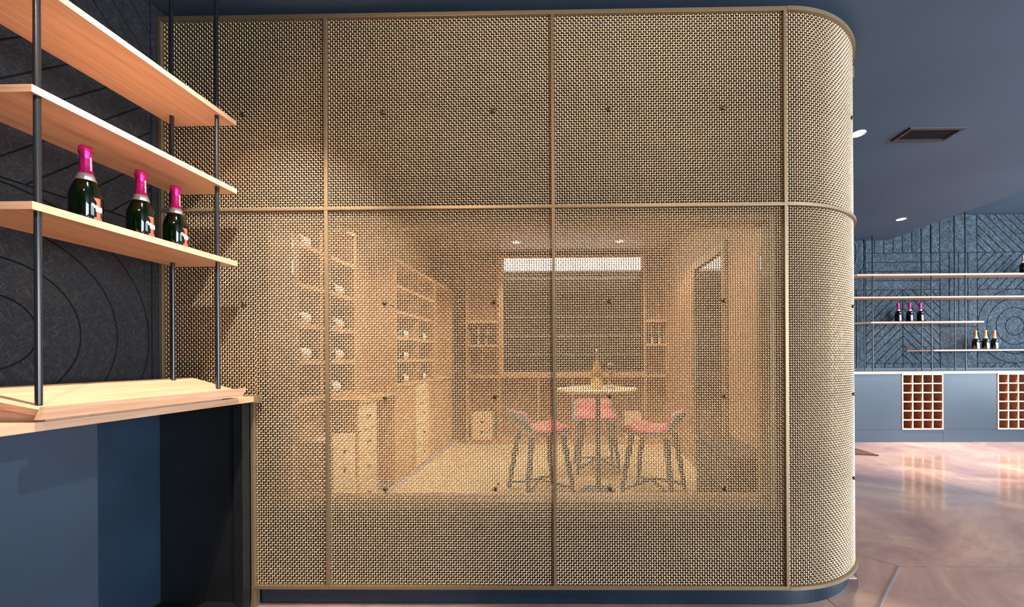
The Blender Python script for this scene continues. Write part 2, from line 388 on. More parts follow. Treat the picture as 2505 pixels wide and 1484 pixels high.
put('frame', MB().box(OX1-0.030, OX1, YW-0.03, YW+0.10, OZ0, OZ1), 'brass_frame', w1, 0.003)
put('frame', MB().box(OX0+fw, OX1-0.030, YW-0.03, YW+0.10, OZ0, OZ0+0.030), 'brass_frame', w1, 0.003)
put('frame', MB().box(OX0+fw, OX1-0.030, YW-0.03, YW+0.10, OZ1-0.030, OZ1), 'brass_frame', w1, 0.003)
put('pane', MB().box(OX0+fw+.001, OX1-0.031, YW+0.05, YW+0.056, OZ0+0.031, OZ1-0.031), 'pane_glass', w1)
struct('floor_inner', MB().box(-1.89, 1.50, YW+0.14, YB-0.02, -0.003, 0.004), 'room_floor')
struct('ceiling_inner', MB().box(-1.89, 1.50, YW+0.14, YB, 2.60, 2.66), 'room_ceiling')
struct('wall_inner_left', MB().box(-1.895, -1.88, YW+0.14, YB-0.02, 0.004, 2.60), 'room_wall')
struct('wall_inner_back', MB().box(-1.88, 1.50, YB-0.06, YB-0.02, 0.004, 2.60), 'room_wall')
ir = struct('wall_inner_right', MB().box(1.36, 1.385, 0.75, 1.55, 0.004, 2.60).box(1.36, 1.385, 2.45, YB-0.06, 0.004, 2.60).box(1.36, 1.385, 1.55, 2.45, 2.15, 2.60).box(1.36, 1.50, 0.70, 0.75, 0.004, 2.6), 'room_wall')

# ------------------------------------------------------------------ the brass screen
scr = thing('metal_screen', 'tall curved brass screen of woven wire mesh in flat brass framing', 'screen', (0, 0, 0))
ZT0, ZT1, ZM0, ZM1, ZB0, ZB1 = 2.733, 2.7515, 1.8436, 1.8577, 0.0886, 0.1048
XS0 = -1.898
RD = 0.035
def rail(z0, z1, x0=XS0): put('rail', MB().box(x0, XJ, 0, RD, z0, z1), 'brass_frame', scr, 0.0012)
rail(ZT0, ZT1); rail(ZM0, ZM1); rail(ZB0, ZB1, -1.470)
for z0, z1 in ((ZT0, ZT1), (ZM0, ZM1), (ZB0, ZB1)):
    put('curved_rail', extrude_path(path_curve(-0.001, 40), path_curve(RD, 40), z0, z1), 'brass_frame', scr)
def stile(x0, x1, z0, z1): put('stile', MB().box(x0, x1, 0.001, RD-0.001, z0, z1), 'brass_frame', scr, 0.0012)
for x0, x1 in ((-1.898, -1.882), (-1.121, -1.106), (-0.066, -0.052), (0.997, 1.012)):
    stile(x0, x1, ZM1, ZT0)
    stile(x0, x1, 0.99 if x0 < -1.8 else ZB1, ZM0)
stile(-1.470, -1.454, 0.0, 0.955)
for z0, z1 in ((ZM1, ZT0), (ZB1, ZM0)):
    p0 = path_curve(0.0, 40)[-1]
    put('stile', MB().box(p0[0]-RD, p0[0], p0[1]-0.002, p0[1]+0.014, z0, z1), 'brass_frame', scr)
# woven wire: one strip of two wires, laid out side by side by geometry nodes
PW = 0.01105; RW = 0.0025; AMP = 0.0025
def strip_mesh(h):
    mb = MB(); nrow = int(h / PW); ph = h / nrow
    seg = 4; n = 6
    for j in range(2):                                   # upright wires
        sg = 1 if j == 0 else -1; x = (j - 0.5) * PW
        pts = [(x, -sg*AMP*math.cos(PI*(k/seg - 0.5)), k*ph/seg) for k in range(nrow*seg + 1)]
        # level wire crosses at k/seg = i + 0.5
        rings = [[(p[0] + RW*math.cos(2*PI*a/n), p[1] + RW*math.sin(2*PI*a/n), p[2]) for a in range(n)] for p in pts]
        mb.add([v for r in rings for v in r], [(i*n+a, i*n+(a+1) % n, (i+1)*n+(a+1) % n, (i+1)*n+a) for i in range(len(pts)-1) for a in range(n)], True)
    for i in range(nrow):                                # level wires
        z = (i + 0.5) * ph; up = 1 if i % 2 == 0 else -1
        pts = [((k/seg - 1.0) * PW, up*AMP*math.cos(PI*(k/seg - 0.5)), z) for k in range(2*seg + 1)]
        rings = [[(p[0], p[1] + RW*math.cos(2*PI*a/n), p[2] + RW*math.sin(2*PI*a/n)) for a in range(n)] for p in pts]
        mb.add([v for r in rings for v in r], [(s*n+a, s*n+(a+1) % n, (s+1)*n+(a+1) % n, (s+1)*n+a) for s in range(len(pts)-1) for a in range(n)], True)
    return mb
STRIPS = {}
def weave(x0, x1, z0, z1, curved=False):
    h = z1 - z0; key = round(h, 4)
    if key not in STRIPS: STRIPS[key] = strip_mesh(h).mesh('wire_strip', 'brass_wire', recalc=False)
    o = bpy.data.objects.new('woven_mesh', STRIPS[key]); COL.objects.link(o); o.parent = scr; o['kind'] = 'stuff'
    ng = bpy.data.node_groups.new('weave', 'GeometryNodeTree')
    ng.interface.new_socket('Geometry', in_out='INPUT', socket_type='NodeSocketGeometry')
    ng.interface.new_socket('Geometry', in_out='OUTPUT', socket_type='NodeSocketGeometry')
    gi = ng.nodes.new('NodeGroupInput'); go = ng.nodes.new('NodeGroupOutput')
    ip = ng.nodes.new('GeometryNodeInstanceOnPoints'); ml = ng.nodes.new('GeometryNodeMeshLine')
    ng.links.new(gi.outputs[0], ip.inputs['Instance']); ng.links.new(ip.outputs[0], go.inputs[0])
    off = 0.016
    if not curved:
        n = max(1, round((x1 - x0) / (2*PW))); st = (x1 - x0) / n
        ml.inputs['Count'].default_value = n; ml.inputs['Start Location'].default_value = (st/2, 0, 0); ml.inputs['Offset'].default_value = (st, 0, 0)
        ng.links.new(ml.outputs[0], ip.inputs['Points'])
        ip.inputs['Scale'].default_value = (st / (2*PW), 1, 1)
        o.location = (x0, off, z0)
    else:
        R = R0 - off; n = round(R * PI/2 / (2*PW)); da = PI/2 / n
        ml.inputs['Count'].default_value = n; ml.inputs['Offset'].default_value = (0, 0, 0)
        ix = ng.nodes.new('GeometryNodeInputIndex')
        def mth(op, a, b=None):
            k = ng.nodes.new('ShaderNodeMath'); k.operation = op
            for i, v in enumerate((a, b)):
                if v is None: continue
                if isinstance(v, (int, float)): k.inputs[i].default_value = v
                else: ng.links.new(v, k.inputs[i])
            return k.outputs[0]
        an = mth('MULTIPLY', mth('ADD', ix.outputs[0], 0.5), da)
        px = mth('MULTIPLY', mth('SINE', an), R); py = mth('MULTIPLY', mth('COSINE', an), -R)
        cx = ng.nodes.new('ShaderNodeCombineXYZ'); ng.links.new(px, cx.inputs[0]); ng.links.new(py, cx.inputs[1])
        cr = ng.nodes.new('ShaderNodeCombineXYZ'); ng.links.new(an, cr.inputs[2])
        sp = ng.nodes.new('GeometryNodeSetPosition'); ng.links.new(ml.outputs[0], sp.inputs['Geometry']); ng.links.new(cx.outputs[0], sp.inputs['Position'])
        ng.links.new(sp.outputs[0], ip.inputs['Points']); ng.links.new(cr.outputs[0], ip.inputs['Rotation'])
        ip.inputs['Scale'].default_value = (R*da / (2*PW), 1, 1)
        o.location = (XJ, R0, z0)
    md = o.modifiers.new('weave', 'NODES'); md.node_group = ng
    return o
cols = [(-1.882, -1.121), (-1.106, -0.066), (-0.052, 0.997)]
for i, (a, b_) in enumerate(cols):
    weave(a, b_, ZM1, ZT0)
    if i: weave(a, b_, ZB1, ZM0)
weave(-1.454, -1.121, ZB1, ZM0); weave(-1.882, -1.454, 0.985, ZM0)
weave(0, 0, ZM1, ZT0, True); weave(0, 0, ZB1, ZM0, True)
def button(x, z):
    mb = MB(); prof = [(0.0, -0.004), (0.0075, -0.004), (0.009, -0.002), (0.009, 0.004), (0.004, 0.004), (0.004, 0.10)]
    n = 12; vs = []; fs = []
    for r_, y_ in prof:
        for k in range(n): vs.append((x + r_*math.cos(2*PI*k/n), 0.008 + y_, z + r_*math.sin(2*PI*k/n)))
    for i in range(len(prof)-1):
        for k in range(n): fs.append((i*n+k, i*n+(k+1) % n, (i+1)*n+(k+1) % n, (i+1)*n+k))
    return mb.add(vs, fs, True)
proto_b = put('fixing_button', button(0, 0), 'button_metal', scr)
first = True
for x in (-1.503, -0.845, -0.332, 0.200, 0.725):
    for z in (2.297, 1.412, 0.973, 0.548):
        o = proto_b if first else proto_b.copy()
        if not first: COL.objects.link(o)
        first = False; o.location = (x, 0, z)
for z in (2.35, 1.405, 0.965, 0.545):
    a = 0.80; o = proto_b.copy(); COL.objects.link(o)
    o.location = (XJ + R0*math.sin(a), R0 - R0*math.cos(a), z); o.rotation_euler = (0, 0, a)
# dark plinth set back under the screen
struct('baseboard_front', MB().box(-1.452, XJ, 0.040, 0.075, 0, 0.10), 'plinth_blue')
struct('baseboard_corner', extrude_path(path_curve(0.040, 30), path_curve(0.075, 30), 0, 0.10), 'plinth_blue')
struct('baseboard_side', MB().box(XJ+R0-0.075, XJ+R0-0.04, R0, YB, 0, 0.10), 'plinth_blue')

# ------------------------------------------------------------------ left counter, tray, shelves
cn = thing('display_counter', 'dark navy counter with pale oak worktop along the left wall', 'counter', (-1.65, -0.7, 0))
put('worktop', MB().box(XL+0.004, -1.428, -1.75, -0.030, 0.961, 0.986), 'oak_y', cn, 0.001)
put('front_panel', MB().box(-1.475, -1.450, -1.75, -0.618, 0.03, 0.961), 'navy_panel', cn)
put('side_panel', MB().box(XL+0.004, -1.475, -0.640, -0.618, 0.03, 0.961), 'navy_panel', cn)
put('back_panel', MB().box(XL+0.004, -1.868, -0.618, -0.026, 0.045, 0.961), 'navy_panel', cn)
put('end_panel', MB().box(-1.868, -1.512, -0.026, -0.004, 0.045, 0.961), 'black_panel', cn)
put('bottom_panel', MB().box(XL+0.004, -1.500, -0.618, -0.004, 0.0, 0.045), 'black_panel', cn, 0.001)
put('end_post', MB().box(-1.512, -1.470, -0.045, -0.004, 0.0, 0.961), 'black_panel', cn, 0.001)
put('brass_plate', MB().box(-1.500, -1.413, -0.0295, -0.004, 0.955, 0.991), 'brass_frame', cn, 0.001)

tr_ = thing('display_tray', 'tilted oak display board with splayed edge boards on the left worktop', 'tray', (-1.55, -0.45, 0.986))
zt = lambda x: 1.018 + (-1.40 - x) * 0.19
def slab4(pts, dz): return MB().hexa([(x, y, zt(x) - dz) for x, y in pts] + [(x, y, zt(x)) for x, y in pts])
put('top_board', slab4([(-1.402, -0.764), (-1.402, -0.135), (-1.70, -0.045), (-1.70, -0.764)], 0.011), 'oak_y', tr_)
FX0, FX1 = -1.4022, -1.388
put('front_edge', MB().hexa([(FX1-0.004, -0.797, 0.996), (FX1-0.004, -0.136, 0.996), (FX0-0.004, -0.136, 0.996), (FX0-0.004, -0.797, 0.996), (FX1, -0.787, 1.0305), (FX1, -0.122, 1.0305), (FX0, -0.122, 1.0305), (FX0, -0.787, 1.0305)]), 'oak_y', tr_)
e_ = MB().hexa([(x, y, zt(x) - 0.019) for x, y in ((-1.410, -0.776), (-1.410, -0.7645), (-1.70, -0.7645), (-1.70, -0.776))] + [(x, y, zt(x)) for x, y in ((-1.410, -0.780), (-1.410, -0.7645), (-1.70, -0.7645), (-1.70, -0.780))])
put('side_edge', e_, 'oak_x', tr_)
put('plinth', MB().hexa([(-1.435, -0.752, 0.9862), (-1.435, -0.19, 0.9862), (-1.68, -0.10, 0.9862), (-1.68, -0.752, 0.9862)] + [(x, y, zt(x) - 0.0115) for x, y in ((-1.435, -0.752), (-1.435, -0.19), (-1.68, -0.10), (-1.68, -0.752))]), 'oak_x', tr_)

sh = thing('shelf_unit', 'three oak shelves on slim black floor to ceiling posts by the left wall', 'shelf', (-1.58, -0.45, 0.986))
for z0, z1, ya in ((2.183, 2.203, -1.45), (1.8826, 1.9035, -0.766), (1.5639, 1.5859, -0.766)):
    b_ = put('shelf_board', MB().box(-1.728, -1.448, ya, -0.093, z0, z1), 'oak_y', sh, 0.0006)
    put('end_band', MB().box(-1.728, -1.4482, ya-0.0008, ya-0.0001, z0+0.0003, z1-0.0003), 'oak_x', b_)
for x, y in ((-1.460, -0.747), (-1.470, -0.168), (-1.662, -0.168), (-1.655, -0.747)):
    zb = zt(x)
    put('post', MB().tube([(x, y, zb), (x, y, ZC)], 0.0075, 16), 'black_metal', sh)
    put('ceiling_flange', MB().lathe([(0.0076, 0.0), (0.026, 0.004), (0.028, 0.010), (0.028, 0.014)], (x, y, ZC-0.014), 20), 'black_metal', sh)

# bottles --------------------------------------------------------------------------------------------
def curved_patch(poly, r, ang, z, mb, th=0.0006, n=6):
    """flat outline (u across, v up) wrapped round a bottle of radius r, centred on direction ang"""
    def f(rr): return lambda u, v: (rr*math.cos(ang + u/r), rr*math.sin(ang + u/r), z + v)
    us = [p[0] for p in poly]; a, b2 = min(us), max(us)
    for i in range(n):
        u0, u1 = a + (b2-a)*i/n, a + (b2-a)*(i+1)/n
        p = clip(clip(list(poly), -1, 0, -u0), 1, 0, u1)
        if area(p) > 1e-8: mb.prism(p, f(r - 0.0004), f(r + th))
def rect(u0, u1, v0, v1): return [(u0, v0), (u1, v0), (u1, v1), (u0, v1)]
def make_bottle(name, label, loc, group, foil, ang, style, H=0.268, R=0.0385):
    t = thing(name, label, 'bottle', loc, group); k = H/0.268
    def part(nm, mb, mat, par=None):
        for i, v in enumerate(mb.v): mb.v[i] = (v[0]+loc[0], v[1]+loc[1], v[2]+loc[2])
        return put(nm, mb, mat, par or t)
    body = [(0.0, 0.006), (0.020, 0.003), (R-0.003, 0.0), (R, 0.004), (R, 0.098*k), (R*0.985, 0.106*k), (R*0.92, 0.118*k), (R*0.80, 0.133*k), (R*0.66, 0.147*k), (R*0.53, 0.160*k), (R*0.44, 0.172*k), (0.0145, 0.190*k), (0.0135, 0.205*k)]
    part('glass_body', MB().lathe(body, n=28), 'green_glass')
    fm = [(R*0.475, 0.1745*k), (0.0165, 0.184*k), (0.0152, 0.200*k), (0.0145, 0.222*k), (0.0142, 0.236*k), (0.0165, 0.240*k), (0.0172, 0.246*k), (0.0168, 0.258*k), (0.0155, 0.265*k), (0.008, 0.268*k), (0.0, 0.2685*k)]
    fo = part('foil_capsule', MB().lathe(fm, n=24), foil)
    part('neck_band', MB().lathe([(R*0.62, 0.1525*k), (R*0.635, 0.153*k), (R*0.50, 0.172*k), (R*0.475, 0.1745*k)], n=24), 'silver_foil' if style != 'plain' else 'label_cream')
    if style == 'one':
        mb = MB(); z = 0.012
        curved_patch(rect(-0.0105, 0.0105, 0.014, 0.021), R, ang, z, mb); curved_patch(rect(-0.0045, 0.0055, 0.020, 0.083), R, ang, z, mb)
        curved_patch([(-0.012, 0.083), (-0.0045, 0.070), (-0.004, 0.083)], R, ang, z, mb); curved_patch(rect(-0.0045, 0.0055, 0.0829, 0.084), R, ang, z, mb)
        lb = part('label', mb, 'label_red')
        mb = MB()
        for u0, u1, v0, v1 in ((-0.017, -0.011, 0.056, 0.064), (-0.012, -0.006, 0.051, 0.060), (-0.007, 0.000, 0.045, 0.058), (0.0, 0.006, 0.046, 0.055), (0.006, 0.011, 0.044, 0.056), (-0.006, 0.010, 0.040, 0.0455), (-0.013, 0.013, 0.003, 0.0065), (-0.012, 0.012, 0.0085, 0.012)):
            curved_patch(rect(u0, u1, v0, v1), R, ang, z, mb, 0.0011, 2)
        part('lettering', mb, 'label_white', lb)['kind'] = 'stuff'
        mb = MB()
        for i in range(8): curved_patch(rect(-0.0022 if i % 3 else -0.0032, 0.0022, 0.186*k + i*0.0058, 0.186*k + i*0.0058 + 0.0042), 0.0152 if i < 4 else 0.0147, ang + 0.05, 0, mb, 0.0010, 2)
        part('lettering', mb, 'label_white', fo)['kind'] = 'stuff'
    else:
        mb = MB(); curved_patch(rect(-0.013, 0.013, 0.014, 0.088), R, ang, 0.0, mb, n=8)
        lb = part('label', mb, 'label_purple' if style == 'purple' else 'label_white')
        mb = MB()
        for v, w in ((0.074, 0.007), (0.060, 0.010), (0.046, 0.008), (0.034, 0.010), (0.022, 0.007)): curved_patch(rect(-w, w, v, v+0.006), R, ang, 0.0, mb, 0.0012, 6)
        part('lettering', mb, 'label_white' if style == 'purple' else 'gold_foil', lb)['kind'] = 'stuff'
        mb = MB(); curved_patch(rect(-0.007, 0.007, -0.004, 0.004), R*0.86, ang, 0.126*k, mb, 0.003, 4); part('shoulder_label', mb, 'label_cream')
    return t
b0 = make_bottle('sparkling_bottle', 'pink capped sparkling bottle nearest the front post on the lowest left shelf', (-1.57, -0.546, 1.5859), 'pink capped bottles on the left shelf', 'pink_foil', 0.05, 'one')
dup(b0, (-1.57, -0.377, 1.5859), 'pink capped sparkling bottle in the middle of three on the lowest left shelf')
dup(b0, (-1.57, -0.246, 1.5859), 'pink capped sparkling bottle closest to the mesh screen on the lowest left shelf')

# ------------------------------------------------------------------ right: counter, cubbies, shelves
YF = 3.60
ct = thing('bar_counter', 'long slate blue counter with oak edge under the carved back wall', 'counter', (5.5, 3.7, 0))
put('worktop', MB().box(3.2, 8.55, YF, YB-0.022, 0.950, 0.962), 'slate_panel', ct)
put('worktop_edge', MB().box(3.2, 8.55, YF-0.012, YF+0.02, 0.921, 0.950), 'oak_x', ct, 0.001)
put('upstand', MB().box(3.2, 8.55, YB-0.021, YB-0.001, 0.950, 0.990), 'slate_panel', ct)
put('plinth', MB().box(3.2, 5.055, YF+0.002, YF+0.02, 0.0, 0.172), 'slate_panel', ct)
put('plinth', MB().box(5.058, 8.55, YF+0.002, YF+0.02, 0.0, 0.172), 'slate_panel', ct)
for a, b_ in ((3.2, 4.508), (5.055, 5.772), (6.33, 8.55)):
    put('door_panel', MB().box(a+0.001, b_-0.001, YF, YF+0.02, 0.174, 0.919), 'slate_panel', ct)
put('back', MB().box(3.2, 8.55, YB-0.05, YB-0.022, 0.0, 0.919), 'black_panel', ct)
def cubby(x0, label):
    t = thing('bottle_rack', label, 'rack', (x0, YF, 0.172), 'cubby racks in the long counter'); w = 0.546; h = 0.747; n, m2 = 4, 6; th = 0.014
    xw = (w - th) / n; zw = (h - th) / m2
    for i in range(n+1): put('upright', MB().box(x0+i*xw, x0+i*xw+th, YF-0.004, YB-0.06, 0.172, 0.172+h), 'cubby_wood', t)
    for j in range(m2+1):
        for i in range(n): put('shelf', MB().box(x0+i*xw+th, x0+(i+1)*xw, YF-0.003, YB-0.06, 0.172+j*zw, 0.172+j*zw+th), 'cubby_wood', t)
    fr_ = MB()
    for i in range(n+1): fr_.box(x0+i*xw, x0+i*xw+th, YF-0.008, YF-0.0045, 0.172, 0.172+h)
    for j in range(m2+1):
        for i in range(n): fr_.box(x0+i*xw+th, x0+(i+1)*xw, YF-0.008, YF-0.0045, 0.172+j*zw, 0.172+j*zw+th)
    put('edge_banding', fr_, 'crate_wood', t)
    put('back', MB().box(x0+th, x0+w-th, YB-0.066, YB-0.061, 0.18, 0.172+h-0.01), 'cubby_wood', t)
cubby(4.508, 'oak cubby rack of four columns nearest the brass screen')
cubby(5.776, 'oak cubby rack cut off by the right picture edge')
us = thing('wall_shelf_unit', 'four staggered oak shelves on thin black posts against the back wall', 'shelf', (5.2, 3.75, 0.962))
YS = 3.645
for x0, x1, z0, z1 in ((3.955, 7.6, 2.253, 2.278), (3.55, 7.6, 1.950, 1.970), (4.140, 5.655, 1.610, 1.630), (4.985, 7.6, 1.226, 1.244)):
    put('shelf_board', MB().box(x0, x1, YS, YB-0.035, z0, z1).add([(x0,YS,z0),(x0,YB-0.035,z0),(x0-0.20,YB-0.035,z0),(x0,YS,z1),(x0,YB-0.035,z1),(x0-0.20,YB-0.035,z1)], [(0,2,1),(3,4,5),(0,1,4,3),(1,2,5,4),(2,0,3,5)]), 'oak_x', us)
for x in (4.175, 4.968, 5.425, 6.6):
    for y, ddx in ((YS+0.02, 0), (YS+0.165, -0.005)):
        put('post', MB().tube([(x+ddx, y, 0.962), (x+ddx, y, ZC if x < 4.55 else 3.165)], 0.0075, 12), 'black_metal', us)
kb = (YS+0.09)
for i, x in enumerate((4.578, 4.734, 4.880)):
    lab = ('pink capped dark bottle leftmost of three on the short wall shelf', 'pink capped dark bottle in the middle of three on the short wall shelf', 'pink capped dark bottle beside the thin post on the short wall shelf')[i]
    if i == 0: bp_ = make_bottle('sparkling_bottle', lab, (x, kb, 1.630), 'pink capped bottles on the wall shelf', 'pink_foil', -PI/2, 'purple')
    else: dup(bp_, (x, kb, 1.630), lab)
for i, x in enumerate((5.632, 5.765, 5.886)):
    lab = ('orange capped green bottle leftmost of three on the lowest wall shelf', 'orange capped green bottle in the middle of three on the lowest wall shelf', 'orange capped green bottle nearest the carved circle on the lowest wall shelf')[i]
    if i == 0: bo_ = make_bottle('champagne_bottle', lab, (x, kb, 1.244), 'orange capped bottles on the wall shelf', 'orange_foil', -PI/2, 'white')
    else: dup(bo_, (x, kb, 1.244), lab)
make_bottle('sparkling_bottle', 'dark bottle with pale pink cap on the highest wall shelf', (6.285, kb, 2.278), None, 'pale_foil', -PI/2, 'plain')

# ceiling fittings
vt = thing('ceiling_vent', 'dark brown slatted vent grille in the blue ceiling', 'vent', (2.68, 1.16, ZC))
vx0, vx1, vy0, vy1 = 2.482, 2.880, 1.070, 1.245
put('frame', MB().box(vx0, vx1, vy0, vy0+0.022, ZC-0.012, ZC).box(vx0, vx1, vy1-0.022, vy1, ZC-0.012, ZC).box(vx0, vx0+0.022, vy0+0.022, vy1-0.022, ZC-0.012, ZC).box(vx1-0.022, vx1, vy0+0.022, vy1-0.022, ZC-0.012, ZC), 'grille_brown', vt)
put('backing', MB().box(vx0+0.022, vx1-0.022, vy0+0.022, vy1-0.022, ZC-0.002, ZC-0.0005), 'groove_black', vt)
for i in range(6):
    y = vy0 + 0.036 + i*0.0205
    put('slat', MB().hexa([(vx0+.022,y-.006,ZC-.011),(vx1-.022,y-.006,ZC-.011),(vx1-.022,y-.003,ZC-.011),(vx0+.022,y-.003,ZC-.011),(vx0+.022,y+.003,ZC-.003),(vx1-.022,y+.003,ZC-.003),(vx1-.022,y+.006,ZC-.003),(vx0+.022,y+.006,ZC-.003)]), 'grille_brown', vt)
for x in (vx0+0.011, vx1-0.011): put('screw', MB().lathe([(0.0, -0.002), (0.003, -0.0015), (0.004, 0)], (x, (vy0+vy1)/2, ZC-0.012), 10), 'steel', vt)
def downlight(x, y, z, label, r=0.042):
    t = thing('downlight', label, 'light', (x, y, z))
    put('trim_ring', MB().lathe([(r, -0.001), (r*1.12, -0.005), (r*1.2, -0.004), (r*1.24, 0.0)], (x, y, z), 24), 'label_white', t)
    put('lamp_disc', MB().lathe([(0.0, -0.0012), (r, -0.0012)], (x, y, z), 24), 'downlight_glow', t)
downlight(2.159, 1.146, ZC, 'round white recessed downlight beside the curved brass screen')
downlight(4.017, 3.007, ZC, 'round white recessed downlight above the long counter')
fm = thing('floor_mat', 'brown mat corner on the floor behind the screen', 'mat', (2.4, 3.0, 0))
put('pile', MB().prism([(3.618, 2.849), (3.60, 3.25), (2.0, 3.56), (2.0, 3.28)], lambda s, t: (s, t, 0.001), lambda s, t: (s, t, 0.014)), 'mat_brown', fm)

# ------------------------------------------------------------------ tasting room furniture
XF = -1.51
def shelving(label, y0, y1, levels, dividers, x0=-1.878, x1=XF, cat='shelf'):
    t = thing('wine_shelving', label, cat, ((x0+x1)/2, (y0+y1)/2, 0.004)); th = 0.028
    for y in [y0] + dividers + [y1 - th]: put('upright', MB().box(x0, x1, y, y+th, levels[0], levels[-1]), 'room_oak_z', t)
    for z in levels: put('shelf_board', MB().box(x0+.001, x1+0.004, y0+0.001, y1-0.001, z-0.026, z), 'room_oak_y', t)
    put('back_panel', MB().box(x0, x0+0.012, y0+0.001, y1-0.001, levels[0], levels[-1]), 'room_oak_z', t)
    return t
LV = [0.93, 1.15, 1.36, 1.59, 1.82, 2.05]
def base(t, y0, y1, z1, x1=XF-0.012): put('base_cabinet', MB().box(-1.878, x1, y0+0.002, y1-0.002, 0.06, z1), 'room_oak_z', t); put('plinth', MB().box(-1.878, XF-0.03, y0+0.002, y1-0.002, 0.004, 0.06), 'lavender_edge', t)
sA = shelving('oak wine shelving nearest the mesh screen, above cream crates', 0.30, 1.01, LV, [0.60]); base(sA, 0.30, 1.01, 0.904, -1.70)
sC = shelving('oak wine shelving farther along the left room wall', 1.67, 2.71, LV, [2.20]); base(sC, 1.67, 2.71, 0.904)
def drawers(t, y0, y1, z0, z1, n, mat='crate_wood', x=XF):
    h = (z1-z0)/n
    for i in range(n):
        d = put('drawer', MB().box(x-0.011, x+0.006, y0+0.004, y1-0.004, z0+i*h+0.004, z0+(i+1)*h-0.004), mat, t, 0.002)
        put('knob', MB().lathe([(0.0, 0.0)] and [(0.010, -0.010), (0.013, -0.004), (0.013, 0.004), (0.0, 0.010)], (x+0.014, (y0+y1)/2, z0+(i+0.55)*h), 10), 'black_metal', d)
drawers(sC, 2.13, 2.50, 0.08, 0.90, 4)
dk = thing('writing_desk', 'oak desk with plain back panel and drawers in the left room wall', 'desk', (-1.7, 1.34, 0.004))
put('back_panel', MB().box(-1.878, -1.74, 1.012, 1.668, 0.004, 2.05), 'room_oak_z', dk)
put('top', MB().box(-1.74, XF+0.02, 1.012, 1.668, 0.83, 0.86), 'room_oak_y', dk)
put('drawer_case', MB().box(-1.74, XF-0.012, 1.012, 1.32, 0.004, 0.83), 'room_oak_z', dk)
drawers(dk, 1.02, 1.31, 0.05, 0.82, 4, 'crate_wood')
sD = shelving('narrow oak shelving at the far end of the left room wall', 2.72, 3.42, [0.93, 2.05], []); base(sD, 2.72, 3.42, 0.904)
struct('baseboard_inner', MB().box(XF-0.028, XF-0.012, 0.30, 3.42, 0.004, 0.055), 'lavender_edge')
def crate(x0, x1, y0, y1, z0, z1, label, hole_axis, grp=None):
    t = thing('wine_crate', label, 'crate', ((x0+x1)/2, (y0+y1)/2, z0), grp)
    put('box', MB().box(x0, x1, y0, y1, z0, z1), 'crate_wood', t, 0.003)
    for k in (0.3, 0.7):
        z = z0 + (z1-z0)*k
        if hole_axis == 'x': put('hand_hole', MB().tube([(x1-0.004, (y0+y1)/2, z), (x1+0.003, (y0+y1)/2, z)], 0.018, 10), 'black_metal', t)
        else: put('hand_hole', MB().tube([((x0+x1)/2, y0+0.004, z), ((x0+x1)/2, y0-0.003, z)], 0.022, 10), 'black_metal', t)
crate(-1.698, -1.47, 0.64, 0.93, 0.004, 0.33, 'pale wooden crate on the room floor under the near wine shelving', 'x')
crate(-1.698, -1.47, 0.65, 0.92, 0.332, 0.64, 'pale wooden crate stacked on top of another under the near wine shelving', 'x')
# bottles lying on the shelves
lying0 = None
def lying(y, z, label, x=XF-0.075):
    global lying0
    if lying0 is None:
        t = thing('wine_bottle', label, 'bottle', (x, y, z), 'wine bottles lying on the room shelves'); L = (x, y, z)
        prof = [(0.0, -0.15), (0.034, -0.148), (0.038, -0.14), (0.038, 0.03), (0.030, 0.065), (0.015, 0.09), (0.0135, 0.15), (0.0, 0.151)]
        def lat(pr):
            m3 = MB().lathe(pr, n=16); m3.v = [(a + x, -c + y, b + z + 0.038) for a, b, c in m3.v]; return m3
        put('glass_body', lat(prof), 'green_glass', t); put('label', lat([(0.0383, -0.10), (0.0390, -0.10), (0.0390, -0.005), (0.0383, -0.005)]), 'label_white', t)
        put('foil_capsule', lat([(0.0155, 0.095), (0.0145, 0.1515), (0.0, 0.152)]), 'silver_foil', t); lying0 = t
    else: dup(lying0, (x, y, z), label)
nm = ['second', 'third', 'fourth', 'fifth', 'sixth']
for lv, ys in ((1.82, (0.47,)), (1.59, (0.82,)), (1.36, (0.47, 0.82)), (1.15, (0.47, 0.82)), (0.93, (0.78,))):
    for y in ys: lying(y, lv, 'wine bottle lying on the %s shelf of the near wine shelving, %s its divider' % ({1.82: 'top', 1.59: 'second', 1.36: 'third', 1.15: 'fourth', 0.93: 'lowest'}[lv], 'before' if y < 0.6 else 'beyond'))
for lv, ys in ((1.36, (1.95, 2.45)), (1.15, (1.95,)), (0.93, (1.95, 2.45))):
    for y in ys: lying(y, lv, 'wine bottle lying on the %s shelf of the farther wine shelving, %s its divider' % ({1.36: 'third', 1.15: 'fourth', 0.93: 'lowest'}[lv], 'before' if y < 2.2 else 'beyond'))

# back wall unit of the room
YBK = YB - 0.065; YU = 3.50
bk = thing('wall_cabinet', 'oak wall unit framing the dark wine fridge at the room end', 'cabinet', (0, 3.65, 0.004))
for x in (-1.36, -0.925, 1.028, 1.335): put('upright', MB().box(x, x+0.03, YU, YBK, 0.06, 2.55), 'room_oak_z', bk)
put('counter', MB().box(-1.33, 1.335, YU-0.01, YBK, 0.90, 0.935), 'room_oak_x', bk)
put('plinth', MB().box(-1.36, 1.355, YU+0.02, YBK, 0.004, 0.06), 'room_oak_x', bk)
for x0, x1 in ((-1.33, -0.925), (1.058, 1.335)):
    for z in (1.34, 1.66): put('shelf_board', MB().box(x0, x1, YU, YBK, z-0.025, z), 'room_oak_x', bk)
    put('back_panel', MB().box(x0, x1, YBK-0.01, YBK, 0.06, 2.55), 'room_oak_z', bk)
for x in (-0.40, 0.07, 0.55): put('partition', MB().box(x, x+0.025, YU+0.01, YBK-0.012, 0.06, 0.90), 'room_oak_z', bk)
